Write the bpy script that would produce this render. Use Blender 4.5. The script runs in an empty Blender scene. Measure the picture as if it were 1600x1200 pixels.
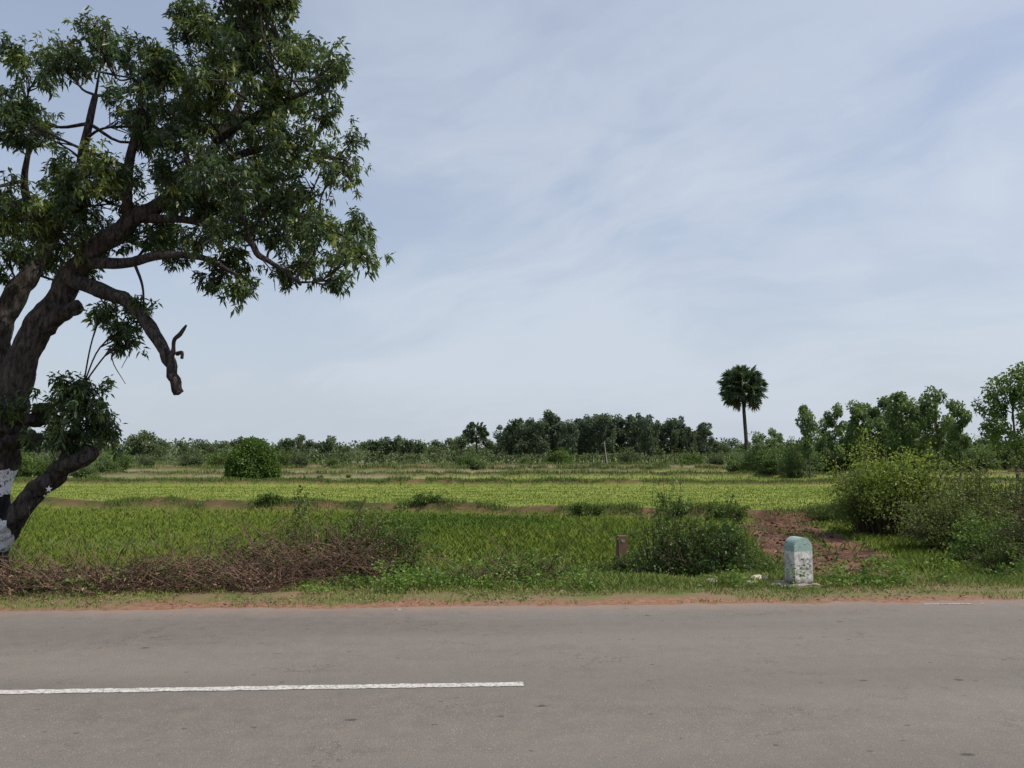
import bpy, math, numpy as np
from mathutils import Vector
R = np.random.default_rng(7)
scn = bpy.context.scene
COL = scn.collection
PITCH = math.radians(5.14); CAMH = 1.65; F = 1200.0
def sight(px, py, Y):
    u = (600-py)/F
    z = Y*(math.sin(PITCH)+u*math.cos(PITCH))/(math.cos(PITCH)-u*math.sin(PITCH))
    fw = Y*math.cos(PITCH)+z*math.sin(PITCH)
    return np.array([(px-800)/F*fw, Y, z+CAMH])
# ---------------------------------------------------------------- noise
def vnoise(x, y, s, seed=0):
    x = np.asarray(x, float)/s; y = np.asarray(y, float)/s
    xi = np.floor(x).astype(np.int64); yi = np.floor(y).astype(np.int64)
    fx = x-xi; fy = y-yi; fx = fx*fx*(3-2*fx); fy = fy*fy*(3-2*fy)
    def h(a, b):
        n = (a*374761393+b*668265263+seed*974711) & 0xffffffff
        n = ((n ^ (n >> 13))*1274126177) & 0xffffffff
        n = n ^ (n >> 16)
        return (n & 0xffff)/65535.0
    return (h(xi, yi)*(1-fx)+h(xi+1, yi)*fx)*(1-fy)+(h(xi, yi+1)*(1-fx)+h(xi+1, yi+1)*fx)*fy
def fbm(x, y, s, seed=0):
    return (vnoise(x, y, s, seed)*.55+vnoise(x, y, s*.45, seed+1)*.3+vnoise(x, y, s*.2, seed+2)*.15)
def nrm(a):
    return a/np.maximum(np.linalg.norm(a, axis=-1, keepdims=True), 1e-9)
# ---------------------------------------------------------------- mesh helpers
class Geo:
    def __init__(s): s.v = []; s.f = []; s.t = []; s.n = 0
    def add(s, v, f, t=0.5):
        v = np.asarray(v, float).reshape(-1, 3); f = np.asarray(f, np.int64)
        s.v.append(v); s.f.append(f+s.n)
        t = np.asarray(t, float)
        s.t.append(np.full(len(v), float(t)) if t.ndim == 0 else t)
        s.n += len(v)
    def mesh(s, name, mat, smooth=False):
        me = bpy.data.meshes.new(name)
        V = np.concatenate(s.v); me.vertices.add(len(V)); me.vertices.foreach_set("co", V.ravel())
        loops = np.concatenate([f.ravel() for f in s.f])
        tot = np.concatenate([np.full(len(f), f.shape[1]) for f in s.f])
        st = np.concatenate([[0], np.cumsum(tot)[:-1]])
        me.loops.add(len(loops)); me.loops.foreach_set("vertex_index", loops.astype(np.int32))
        me.polygons.add(len(tot)); me.polygons.foreach_set("loop_start", st.astype(np.int32))
        a = me.attributes.new("tint", 'FLOAT', 'POINT'); a.data.foreach_set("value", np.concatenate(s.t))
        me.update(calc_edges=True)
        if smooth: me.polygons.foreach_set("use_smooth", np.ones(len(tot), bool))
        me.materials.append(mat)
        return me
def obj(name, data, loc=(0, 0, 0), parent=None, **kw):
    o = bpy.data.objects.new(name, data); COL.objects.link(o); o.location = loc
    if parent: o.parent = parent
    for k, v in kw.items(): o[k] = v
    return o
def catmull(P, n):
    P = np.asarray(P, float); P = np.vstack([2*P[0]-P[1], P, 2*P[-1]-P[-2]]); out = []
    for i in range(1, len(P)-2):
        for k in range(n):
            t = k/n; a, b, c, d = P[i-1:i+3]
            out.append(.5*((2*b)+(-a+c)*t+(2*a-5*b+4*c-d)*t*t+(-a+3*b-3*c+d)*t**3))
    out.append(P[-2]); return np.array(out)
def tube(g, pts, rad, ns=8, tint=.5, rough=0., cap=True, seed=0):
    pts = np.asarray(pts, float); rad = np.asarray(rad, float); n = len(pts)
    T = nrm(np.gradient(pts, axis=0))
    up = np.array([.31, .77, .55]); A = nrm(np.cross(T, up)); B = np.cross(T, A)
    th = np.linspace(0, 2*np.pi, ns, endpoint=False)
    rr = rad[:, None]*np.ones(ns)
    if rough:
        ii = np.arange(n)[:, None]; 
        rr = rr*(1+rough*(vnoise(np.cos(th)[None]*1.6+ii*.22+seed*9, np.sin(th)[None]*1.6+ii*.12, .8, seed)-.5)*2
                 +rough*.55*(vnoise(np.cos(th)[None]*4+ii*.10+seed*9, np.sin(th)[None]*4+ii*.3, .7, seed+3)-.5)*2)
    V = pts[:, None]+rr[..., None]*(np.cos(th)[None, :, None]*A[:, None]+np.sin(th)[None, :, None]*B[:, None])
    i = np.arange(n-1)[:, None]*ns; j = np.arange(ns)[None]; j2 = (j+1) % ns
    f = np.stack([i+j, i+j2, i+ns+j2, i+ns+j], -1).reshape(-1, 4)
    g.add(V.reshape(-1, 3), f, tint)
    if cap:
        c = np.vstack([V[-1], pts[-1:]+T[-1:]*rad[-1]*.35]); k = np.arange(ns)
        g.add(c, np.stack([k, (k+1) % ns, np.full(ns, ns)], -1), tint)
def leaves(g, c, ax, L, W, tint, droop=.15, r=R):
    n = len(c); ax = nrm(ax); L = np.broadcast_to(L, n)[:, None]; W = np.broadcast_to(W, n)[:, None]
    side = nrm(np.cross(ax, r.normal(size=(n, 3)))); nn = np.cross(ax, side)
    mid = c+ax*L*.48
    tip = c+ax*L; tip[:, 2] -= droop*L[:, 0]
    V = np.stack([c, mid+side*W*.5+nn*W*.14, tip, mid-side*W*.5+nn*W*.14], 1).reshape(-1, 3)
    g.add(V, np.arange(4*n).reshape(-1, 4), np.repeat(np.broadcast_to(tint, n), 4))
def sph(n, r=R):
    return nrm(r.normal(size=(n, 3)))
# ---------------------------------------------------------------- materials
def mat_new(name):
    m = bpy.data.materials.new(name); m.use_nodes = True; nt = m.node_tree
    for n in list(nt.nodes): nt.nodes.remove(n)
    out = nt.nodes.new('ShaderNodeOutputMaterial'); return m, nt, out
def N(nt, t, **kw):
    n = nt.nodes.new(t)
    for k, v in kw.items(): setattr(n, k, v)
    return n
def ramp(nt, fac, stops, interp='LINEAR'):
    n = nt.nodes.new('ShaderNodeValToRGB'); n.color_ramp.interpolation = interp
    e = n.color_ramp.elements
    while len(e) < len(stops): e.new(.5)
    for i, (p, c) in enumerate(stops):
        e[i].position = p; e[i].color = (*c, 1) if len(c) == 3 else c
    nt.links.new(fac, n.inputs[0]); return n.outputs[0]
def mixc(nt, fac, a, b, mode='MIX'):
    n = nt.nodes.new('ShaderNodeMix'); n.data_type = 'RGBA'; n.blend_type = mode
    for s, val in ((0, fac), (6, a), (7, b)):
        if isinstance(val, (int, float)): n.inputs[s].default_value = val
        elif isinstance(val, tuple): n.inputs[s].default_value = (*val, 1)
        else: nt.links.new(val, n.inputs[s])
    return n.outputs[2]
def noise(nt, vec, scale, detail=4, rough=.55, out=0):
    n = N(nt, 'ShaderNodeTexNoise'); n.inputs['Scale'].default_value = scale
    n.inputs['Detail'].default_value = detail; n.inputs['Roughness'].default_value = rough
    if vec is not None: nt.links.new(vec, n.inputs['Vector'])
    return n.outputs[out]
def math_(nt, op, a, b=0., c=None):
    n = N(nt, 'ShaderNodeMath', operation=op)
    for i, v in enumerate((a, b) if c is None else (a, b, c)):
        if isinstance(v, (int, float)): n.inputs[i].default_value = v
        else: nt.links.new(v, n.inputs[i])
    return n.outputs[0]
def mapping(nt, vec, scale):
    n = N(nt, 'ShaderNodeMapping'); n.inputs['Scale'].default_value = scale; nt.links.new(vec, n.inputs[0]); return n.outputs[0]
def principled(nt, out, col, rough=.8, spec=.3, bump=None, bs=.3, bd=.02):
    p = N(nt, 'ShaderNodeBsdfPrincipled')
    if isinstance(col, tuple): p.inputs['Base Color'].default_value = (*col, 1)
    else: nt.links.new(col, p.inputs['Base Color'])
    if isinstance(rough, float): p.inputs['Roughness'].default_value = rough
    else: nt.links.new(rough, p.inputs['Roughness'])
    p.inputs['Specular IOR Level'].default_value = spec
    if bump is not None:
        b = N(nt, 'ShaderNodeBump'); b.inputs['Strength'].default_value = bs; b.inputs['Distance'].default_value = bd
        nt.links.new(bump, b.inputs['Height']); nt.links.new(b.outputs[0], p.inputs['Normal'])
    nt.links.new(p.outputs[0], out.inputs[0]); return p
def leaf_mat(name, stops, trans=.3, rough=.5, spec=.3, tcol=(.16, .22, .03), soft=0.):
    m, nt, out = mat_new(name)
    at = N(nt, 'ShaderNodeAttribute', attribute_name='tint')
    k = len(stops); col = ramp(nt, at.outputs['Fac'], [(i/(k-1), s) for i, s in enumerate(stops)])
    p = principled(nt, out, col, rough, spec)
    t = N(nt, 'ShaderNodeBsdfTranslucent'); nt.links.new(mixc(nt, .5, col, tcol), t.inputs[0])
    if soft:   # fine turf: bend shading normals towards the turf surface
        geo = N(nt, 'ShaderNodeNewGeometry'); vm = N(nt, 'ShaderNodeVectorMath', operation='SCALE'); nt.links.new(geo.outputs['Normal'], vm.inputs[0]); vm.inputs['Scale'].default_value = 1-soft
        va = N(nt, 'ShaderNodeVectorMath', operation='ADD'); nt.links.new(vm.outputs[0], va.inputs[0]); va.inputs[1].default_value = (0, 0, soft)
        vn = N(nt, 'ShaderNodeVectorMath', operation='NORMALIZE'); nt.links.new(va.outputs[0], vn.inputs[0]); nt.links.new(vn.outputs[0], p.inputs['Normal'])
    mx = N(nt, 'ShaderNodeMixShader'); mx.inputs[0].default_value = trans
    nt.links.new(p.outputs[0], mx.inputs[1]); nt.links.new(t.outputs[0], mx.inputs[2]); nt.links.new(mx.outputs[0], out.inputs[0])
    return m
def bark_mat(name, dark, light, scale=6., bands=False):
    m, nt, out = mat_new(name)
    geo = N(nt, 'ShaderNodeNewGeometry'); pos = geo.outputs['Position']
    st = mapping(nt, pos, (1, 1, .28)); a = noise(nt, st, scale*3, 6, .65); b = noise(nt, pos, scale*.4, 4)
    col = mixc(nt, ramp(nt, a, [(.38, (0, 0, 0)), (.64, (1, 1, 1))]), dark, light)
    col = mixc(nt, ramp(nt, b, [(.4, (0, 0, 0)), (.7, (1, 1, 1))]), col, mixc(nt, .5, col, tuple(x*.5 for x in dark)))
    if bands:
        s = N(nt, 'ShaderNodeSeparateXYZ'); nt.links.new(pos, s.inputs[0])
        z = math_(nt, 'ADD', s.outputs[2], math_(nt, 'MULTIPLY', math_(nt, 'SUBTRACT', noise(nt, pos, 9., 3), .5), .12))
        paint = ramp(nt, math_(nt, 'MULTIPLY', z, .5), [(0, (0, 0, 0)), (.13, (1, 1, 1)), (.36, (.0, .0, .0)), (.53, (1, 1, 1)), (.70, (0, 0, 0))], 'CONSTANT')
        blk = ramp(nt, math_(nt, 'MULTIPLY', z, .5), [(0, (0, 0, 0)), (.36, (1, 1, 1)), (.53, (0, 0, 0))], 'CONSTANT')
        xm = math_(nt, 'LESS_THAN', s.outputs[0], math_(nt, 'ADD', -7.02, math_(nt, 'MULTIPLY', noise(nt, pos, 5., 2), .1)))
        chip = ramp(nt, noise(nt, pos, 24., 5, .7), [(.36, (0, 0, 0)), (.46, (1, 1, 1))])
        col = mixc(nt, math_(nt, 'MULTIPLY', math_(nt, 'MULTIPLY', paint, chip), xm), col, (.76, .76, .80))
        col = mixc(nt, math_(nt, 'MULTIPLY', math_(nt, 'MULTIPLY', blk, chip), xm), col, (.015, .015, .018))
    principled(nt, out, col, .9, .15, a, 1., .05 if bands else .03)
    return m
M_mango = leaf_mat('mango_foliage', [(.022, .046, .020), (.040, .076, .026), (.078, .125, .030), (.18, .22, .035)], .30, .42, .5)
M_shrub = leaf_mat('shrub_foliage', [(.045, .085, .02), (.08, .14, .028), (.13, .20, .045)], .32, .5, .25)
M_dark = leaf_mat('dark_shrub_foliage', [(.022, .045, .014), (.04, .075, .02), (.07, .12, .03)], .25, .5, .25)
M_yell = leaf_mat('light_shrub_foliage', [(.07, .11, .02), (.14, .20, .032), (.28, .35, .05)], .38, .5, .25, (.24, .32, .04))
M_olive = leaf_mat('olive_shrub_foliage', [(.05, .075, .022), (.10, .13, .036), (.17, .20, .06)], .3, .55, .2)
M_teak = leaf_mat('teak_foliage', [(.06, .10, .042), (.11, .165, .06), (.18, .25, .09)], .38, .5, .3, (.20, .28, .05))
M_far = leaf_mat('far_foliage', [(.055, .078, .045), (.09, .122, .058), (.14, .175, .08)], .28, .6, .15)  # paler, greyer base colours stand in for distance haze
M_euc = leaf_mat('grove_foliage', [(.050, .075, .055), (.08, .11, .07), (.12, .155, .09)], .25, .6, .15)
M_palm = leaf_mat('palm_foliage', [(.09, .075, .045), (.04, .07, .036), (.085, .13, .06)], .2, .45, .4)
M_grass = leaf_mat('paddy_grass', [(.055, .11, .02), (.12, .175, .028), (.19, .23, .045), (.28, .27, .10)], .25, .8, .05, (.20, .28, .04), soft=.75)
M_lush = leaf_mat('bund_grass', [(.040, .07, .018), (.08, .12, .026), (.13, .175, .04), (.19, .18, .07)], .3, .6, .12, soft=.35)
M_verge = leaf_mat('verge_grass', [(.065, .105, .024), (.115, .16, .036), (.18, .22, .055), (.30, .25, .13)], .3, .6, .12, soft=.3)
M_weed = leaf_mat('verge_weeds', [(.06, .12, .024), (.11, .19, .036), (.18, .28, .055)], .32, .5, .2)
M_dry = leaf_mat('dry_litter', [(.09, .055, .035), (.18, .11, .075), (.30, .21, .14)], .15, .8, .1)
M_bark = bark_mat('mango_bark', (.020, .0175, .016), (.105, .092, .080), 7., True)
M_bark2 = bark_mat('small_tree_bark', (.055, .047, .04), (.14, .125, .105), 5.)
M_stem = bark_mat('shrub_stems', (.06, .045, .028), (.17, .135, .085), 8.)
M_dead = bark_mat('dead_brush', (.08, .05, .035), (.25, .165, .12), 8.)
M_ptrunk = bark_mat('palm_bark', (.035, .032, .03), (.09, .085, .08), 3.)
# ---------------------------------------------------------------- terrain
YA = math.radians(3.0); SX, CX = math.sin(YA), math.cos(YA)
EDGE = 8.5
def vv(x, y): return -SX*x+CX*y
BUNDS = [([-70, -20.5, -8.5, 0, 6.8, 10.5, 30], [33, 30.7, 29, 27, 24.9, 24.6, 25], .26, .36),
         ([-80, -24, 0, 20, 70], [54, 49, 47.5, 48, 52], .28, .6),
         ([-90, -14, 10, 30, 90], [70, 64, 63, 64, 68], .32, .8),
         ([-120, 0, 40, 120], [90, 84, 83, 88], .36, 1.1), ([-150, 0, 150], [108, 106, 110], .4, 1.4)]
def bwob(x, i, w): return (fbm(x, x*0+i*9, 5, i+30)-.5)*w*1.8+(fbm(x, x*0+i*7, 1.2, i+35)-.5)*w*.9
def track_x(y): return np.interp(y, [8, 12.5, 14, 16, 18.2, 21, 25, 40], [5.7, 6.2, 6.35, 6.6, 7.0, 7.5, 8.4, 10])
def track_mask(x, y):
    w = .85+.75*vnoise(x, y, 1.8, 91)
    t = np.clip(1-(np.abs(x-track_x(y))-w*.8)/(.4), 0, 1)
    t = t*np.clip((fbm(x, y, .8, 92)-.22)*6, .0, 1)
    return t*np.clip((vv(x, y)-10.1)/1.2, 0, 1)*np.clip((26.5-y)/2., 0, 1)
def bund_mask(x, y):
    m = np.zeros(np.broadcast(x, y).shape)
    for i, (bx, by, h, w) in enumerate(BUNDS):
        d = y-np.interp(x, bx, by)-bwob(x, i, w)
        m = np.maximum(m, np.exp(-(d/w)**4))
    return m
def H(x, y):
    x = np.asarray(x, float); y = np.asarray(y, float); v = vv(x, y)
    z = np.interp(v, [0.5, 1.6, EDGE-.15, EDGE+.25, 9.6, 10.4, 12.0, 13], [-.06, -.012, -.012, -.012, -.035, -.08, -.5, -.52])
    rough = np.clip((v-EDGE-.3)/1.2, 0, 1)
    z = z+rough*((fbm(x, y, 1.3, 5)-.5)*.09+(fbm(x, y, .35, 8)-.5)*.03)
    for i, (bx, by, h, w) in enumerate(BUNDS):
        d = y-np.interp(x, bx, by)-bwob(x, i, w)
        z = z+h*np.exp(-(d/w)**4)*(.6+.8*vnoise(x, y, 1.2, i))
        if i < 2: z = z+[.13, .08][i]*np.clip((d+w*.6)/(w), 0, 1)
    tm = track_mask(x, y)
    z = z+tm*(-.06+(fbm(x, y, .8, 77)-.5)*.28)
    return z
def Hs(x, y): return float(H(np.array([x]), np.array([y]))[0])
ys = np.concatenate([np.arange(-40, 7.6, 1.6), np.arange(8.0, 31, .10), np.arange(31, 60, .25), np.arange(60, 130, .6), np.geomspace(131, 5000, 40)])
xs = np.arange(-16, 16, .12); far = np.geomspace(16.2, 5000, 100); xs = np.concatenate([-far[::-1], xs, far])
Xg, Yg = np.meshgrid(xs, ys); Zg = H(Xg, Yg)
g = Geo(); nx = len(xs); i, j = np.meshgrid(np.arange(len(ys)-1), np.arange(nx-1), indexing='ij')
a = (i*nx+j).ravel(); g.add(np.stack([Xg, Yg, Zg], -1).reshape(-1, 3), np.stack([a, a+1, a+nx+1, a+nx], -1))
m, nt, out = mat_new('ground_soil_and_grass')
geo = N(nt, 'ShaderNodeNewGeometry'); pos = geo.outputs['Position']
def att(n): return N(nt, 'ShaderNodeAttribute', attribute_name=n).outputs['Fac']
nA = noise(nt, pos, 1.4, 6, .65); nB = noise(nt, pos, 14., 5, .7); nC = noise(nt, mapping(nt, pos, (.25, 1, 1)), .35, 4); nD = noise(nt, pos, 45., 4, .7)
soil = mixc(nt, ramp(nt, nB, [(.35, (0, 0, 0)), (.65, (1, 1, 1))]), (.14, .07, .042), (.27, .15, .10))
soil = mixc(nt, ramp(nt, nD, [(.5, (0, 0, 0)), (.7, (.5, .5, .5))]), soil, (.32, .21, .155))
mud = mixc(nt, ramp(nt, nA, [(.42, (0, 0, 0)), (.58, (1, 1, 1))]), (.045, .025, .017), (.15, .08, .053))
mud = mixc(nt, ramp(nt, nB, [(.45, (0, 0, 0)), (.65, (.5, .5, .5))]), mud, (.20, .115, .08))
field = mixc(nt, ramp(nt, nA, [(.35, (0, 0, 0)), (.65, (1, 1, 1))]), (.09, .13, .025), (.16, .19, .045))
f2 = mixc(nt, ramp(nt, nC, [(.35, (0, 0, 0)), (.65, (1, 1, 1))]), (.15, .20, .036), (.21, .24, .055))
field = mixc(nt, att('second'), field, f2)
fal = mixc(nt, ramp(nt, nC, [(.4, (0, 0, 0)), (.6, (1, 1, 1))]), (.14, .165, .06), (.21, .19, .115))
field = mixc(nt, att('fallow'), field, fal)
field = mixc(nt, att('bund'), field, mixc(nt, ramp(nt, nA, [(.42, (0, 0, 0)), (.6, (1, 1, 1))]), (.05, .055, .02), (.13, .072, .046)))
col = mixc(nt, att('mud'), field, mud)
vg = mixc(nt, ramp(nt, nA, [(.4, (0, 0, 0)), (.6, (1, 1, 1))]), (.11, .125, .042), (.18, .13, .078))
col = mixc(nt, att('verge'), col, vg); col = mixc(nt, att('shoulder'), col, soil)
principled(nt, out, col, .95, .1, nB, .5, .02)
me = g.mesh('ground', m, True)
def setatt(n, v):
    a = me.attributes.new(n, 'FLOAT', 'POINT'); a.data.foreach_set('value', np.clip(v, 0, 1).ravel())
V_ = vv(Xg, Yg); TM = track_mask(Xg, Yg)
setatt('bund', bund_mask(Xg, Yg)); setatt('mud', TM*1.5)
setatt('second', (Yg-np.interp(Xg, BUNDS[0][0], BUNDS[0][1]))/1.5)
FAL = lambda X, Y: ((Y-50)/10)*np.clip(.3+(fbm(X*.5, Y, 22, 60)-.45)*5+(-X-6)/25, 0, 1)+np.clip((Y-68)/25, 0, 1)*.75
setatt('fallow', FAL(Xg, Yg))
setatt('verge', np.clip((12.6-V_+(fbm(Xg, Yg, 1.5, 61)-.5)*2)/.8, 0, 1)*(1-TM))
setatt('shoulder', np.clip((EDGE+.44-V_+(fbm(Xg, Yg, .9, 62)-.5)*1.1)/.3, 0, 1))
obj('ground', me, kind='structure', label='green paddy fields with low earth bunds and red soil verge', category='ground')
# ---------------------------------------------------------------- road
m, nt, out = mat_new('asphalt')
geo = N(nt, 'ShaderNodeNewGeometry'); pos = geo.outputs['Position']
rot = N(nt, 'ShaderNodeVectorRotate', rotation_type='Z_AXIS'); nt.links.new(pos, rot.inputs[0]); rot.inputs['Angle'].default_value = -YA
rp = rot.outputs[0]
fine = noise(nt, rp, 110., 3, .8); mid = noise(nt, rp, 6., 5, .6); big = noise(nt, mapping(nt, rp, (.16, 1, 1)), 1.1, 4)
vor = N(nt, 'ShaderNodeTexVoronoi', feature='F1'); vor.inputs['Scale'].default_value = 140.; nt.links.new(rp, vor.inputs[0])
col = mixc(nt, ramp(nt, big, [(.3, (0, 0, 0)), (.7, (1, 1, 1))]), (.130, .114, .100), (.180, .159, .138))
col = mixc(nt, ramp(nt, mid, [(.35, (0, 0, 0)), (.7, (1, 1, 1))]), col, mixc(nt, .45, col, (.21, .18, .145)))
col = mixc(nt, .75, col, ramp(nt, fine, [(.3, (.42, .42, .42)), (.5, (1, 1, 1)), (.72, (1.0, 1.0, 1.0))]), 'MULTIPLY')
col = mixc(nt, ramp(nt, vor.outputs['Color'], [(.80, (0, 0, 0)), (.86, (.5, .5, .5))]), col, (.29, .27, .24))
s = N(nt, 'ShaderNodeSeparateXYZ'); nt.links.new(rp, s.inputs[0]); vy = s.outputs[1]
wt = N(nt, 'ShaderNodeMath', operation='PINGPONG'); nt.links.new(math_(nt, 'SUBTRACT', math_(nt, 'ADD', vy, math_(nt, 'MULTIPLY', big, .3)), .8), wt.inputs[0]); wt.inputs[1].default_value = .85
col = mixc(nt, math_(nt, 'MULTIPLY', ramp(nt, wt.outputs[0], [(.1, (1, 1, 1)), (.6, (0, 0, 0))]), .3), col, (.105, .095, .087))
for sc_, th_, sd_ in ((2.3, .11, .75), (5.5, .13, .6)):
    v2 = N(nt, 'ShaderNodeTexVoronoi', feature='F1'); v2.inputs['Scale'].default_value = sc_; nt.links.new(mapping(nt, rp, (.8, 1.3, 1)), v2.inputs[0])
    dd = math_(nt, 'ADD', v2.outputs['Distance'], math_(nt, 'MULTIPLY', noise(nt, rp, 22., 3), .12))
    sel = ramp(nt, v2.outputs['Color'], [(.52, (0, 0, 0)), (.57, (1, 1, 1))])
    col = mixc(nt, math_(nt, 'MULTIPLY', math_(nt, 'MULTIPLY', ramp(nt, dd, [(th_, (1, 1, 1)), (th_+.035, (0, 0, 0))]), sel), sd_), col, (.045, .038, .035))
v3 = N(nt, 'ShaderNodeTexVoronoi', feature='DISTANCE_TO_EDGE'); v3.inputs['Scale'].default_value = .9
wv = N(nt, 'ShaderNodeVectorMath', operation='ADD'); nt.links.new(mapping(nt, rp, (.5, 1.6, 1)), wv.inputs[0]); nt.links.new(noise(nt, rp, 3., 5, .7, 1), wv.inputs[1]); nt.links.new(wv.outputs[0], v3.inputs[0])
ck = math_(nt, 'MULTIPLY', ramp(nt, v3.outputs['Distance'], [(.0, (1, 1, 1)), (.014, (0, 0, 0))]), ramp(nt, noise(nt, rp, .9, 2), [(.50, (0, 0, 0)), (.60, (.7, .7, .7))]))
col = mixc(nt, ck, col, (.06, .053, .048))
ed = math_(nt, 'ADD', vy, math_(nt, 'MULTIPLY', noise(nt, rp, 2.2, 5, .7), .9))
col = mixc(nt, math_(nt, 'MULTIPLY', ramp(nt, math_(nt, 'SUBTRACT', ed, EDGE-.30), [(.35, (0, 0, 0)), (.85, (1, 1, 1))]), .5), col, (.28, .18, .13))
hgt = math_(nt, 'ADD', fine, math_(nt, 'MULTIPLY', vor.outputs['Distance'], .6))
principled(nt, out, col, .85, .3, hgt, .6, .006)
xr = np.concatenate([-np.geomspace(12.1, 900, 40)[::-1], np.arange(-12, 12, .05), np.geomspace(12.1, 900, 40)])
def S2W(sx, v, z=0.): return np.stack([CX*sx-SX*v, SX*sx+CX*v, np.zeros_like(sx)+z], -1)
nearE = 1.6+(fbm(xr, xr*0, .5, 3)-.5)*.1; farE = EDGE+(fbm(xr, xr*0, .6, 4)-.5)*.2+(fbm(xr, xr*0, .12, 6)-.5)*.07
rows = [S2W(xr, nearE)]+[S2W(xr, np.full_like(xr, q)) for q in (3, 5, 7)]+[S2W(xr, farE)]
g = Geo(); n = len(xr); 
g.add(np.concatenate(rows), np.concatenate([np.stack([np.arange(n-1)+k*n, np.arange(1, n)+k*n, np.arange(1, n)+(k+1)*n, np.arange(n-1)+(k+1)*n], -1) for k in range(4)]))
road = obj('road', g.mesh('road', m), kind='structure', label='grey asphalt two-lane road with worn white markings', category='road')
def paint_mat(name, lo, hi):
    m, nt, out = mat_new(name)
    geo = N(nt, 'ShaderNodeNewGeometry'); pos = geo.outputs['Position']
    w = ramp(nt, noise(nt, pos, 38., 6, .8), [(lo, (0, 0, 0)), (hi, (1, 1, 1))]); w2 = noise(nt, pos, 5., 3)
    principled(nt, out, mixc(nt, w, (.17, .15, .135), mixc(nt, w2, (.42, .40, .37), (.58, .56, .52))), .7, .3); return m
M_paint = paint_mat('worn_white_road_paint', .40, .52); M_paint2 = paint_mat('faded_edge_paint', .45, .6)
def strip(name, s0, s1, v0, w, jit=.006, seed=1, mt=None):
    sx = np.arange(s0, s1, .02); k = len(sx); e = (fbm(sx, sx*0, .07, seed)-.5)*jit*2; e2 = (fbm(sx, sx*0, .07, seed+5)-.5)*jit*2
    g = Geo(); g.add(np.concatenate([S2W(sx, v0-w/2+e, .004), S2W(sx, v0+w/2+e2, .004)]), np.stack([np.arange(k-1), np.arange(1, k), np.arange(1, k)+k, np.arange(k-1)+k], -1))
    return obj(name, g.mesh(name, mt or M_paint), parent=road)
strip('centre_line', -4.5, .40, 5.66, .09, .012); strip('centre_line', 5.2, 10, 5.66, .09, .012); strip('centre_line', -14, -9.3, 5.66, .09, .012)
strip('edge_line', 4.95, 5.50, EDGE-.16, .045, .02, 3, M_paint2); strip('edge_line', 5.60, 5.64, EDGE-.16, .04, .02, 3, M_paint2); strip('edge_line', 6.8, 9, EDGE-.16, .05, .02, 3, M_paint2)
# ---------------------------------------------------------------- grasses
def blades(g, x, y, h, w, tint, r, lean=.5):
    n = len(x); z = H(x, y)-.01; th = r.uniform(0, 2*np.pi, n); dx = np.cos(th)*w/2; dy = np.sin(th)*w/2
    la = r.uniform(0, 2*np.pi, n); ll = h*r.uniform(.05, lean, n)
    V = np.stack([np.stack([x-dx, y-dy, z], -1), np.stack([x+dx, y+dy, z], -1),
                  np.stack([x+dx*.7+np.cos(la)*ll*.35, y+dy*.7+np.sin(la)*ll*.35, z+h*.6], -1),
                  np.stack([x+np.cos(la)*ll, y+np.sin(la)*ll, z+h], -1)], 1).reshape(-1, 3)
    g.add(V, np.arange(4*n).reshape(-1, 4), np.repeat(tint, 4))
r = np.random.default_rng(11)
n = 330000; d = 11.6*np.exp(r.uniform(0, 1, n)*math.log(60/11.6)); x = r.uniform(-.85, .85, n)*d
vq = vv(x, d); b1 = np.interp(x, BUNDS[0][0], BUNDS[0][1])+bwob(x, 0, .36)
keep = (vq > 12.0+(fbm(x, d, 2, 41)-.5)*1.2) & (r.uniform(size=n) > track_mask(x, d)*1.3) & (r.uniform(size=n) > bund_mask(x, d)*1.1)
x, d, b1 = x[keep], d[keep], b1[keep]; n = len(x)
patch = fbm(x, d, 4, 42); lush = np.clip(1.15-np.abs((x+1.0)/6.5), 0, 1)*np.clip((b1-d)/2, 0, 1)*np.clip((d-14)/4, 0, 1)
second = d > b1
tint = np.where(second, .50+.3*(fbm(x*.3, d, 3, 43)-.5)+r.normal(0, .03, n), .48+.8*(patch-.5)-.20*lush+r.normal(0, .08, n))
hh = np.where(second, .075, .10+.08*(patch))*r.uniform(.5, 1.25, n)*(1+.35*lush)
g = Geo(); blades(g, x, d, hh, .008+.0006*d, np.clip(tint, 0, 1), r, .9)
obj('paddy_grass', g.mesh('paddy_grass', M_grass), kind='stuff', label='young green paddy grass covering the flat fields', category='grass')
g = Geo()
for k, (bx, by, h, w) in enumerate(BUNDS):
    cnt = [22000, 20000, 16000, 14000, 10000][k]; lim = [24, 45, 60, 75, 90][k]
    x = r.uniform(-lim, lim, cnt); c = np.interp(x, bx, by)+bwob(x, k, w)
    y = c+r.normal(0, w*.5, cnt); ok = (fbm(x, y, 1.6+k, 50+k) > (.44 if k == 0 else .33)); x, y = x[ok], y[ok]
    sc = [.15, .19, .26, .38, .45][k]
    blades(g, x, y, sc*r.uniform(.4, 1.2, len(x))*(.3+1.5*fbm(x, y, 2.2, 53)), .018+.016*k, np.clip(.32+.6*(fbm(x, y, 3, 54)-.5)+r.normal(0, .12, len(x)), 0, .9), r)
n = 50000; y = 50*np.exp(r.uniform(0, 1, n)*math.log(140/50)); x = r.uniform(-.8, .8, n)*y
ok = fbm(x*.35, y, 7, 57) > .54; x, y = x[ok], y[ok]
blades(g, x, y, r.uniform(.10, .30, len(x))*(.3+1.3*vnoise(x, y, 6, 58)), .0010*y, np.clip(.6+.8*(fbm(x*.3, y, 9, 59)-.42)+.2*np.clip(FAL(x, y), 0, 1)+r.normal(0, .06, len(x)), 0, .95), r)
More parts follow.
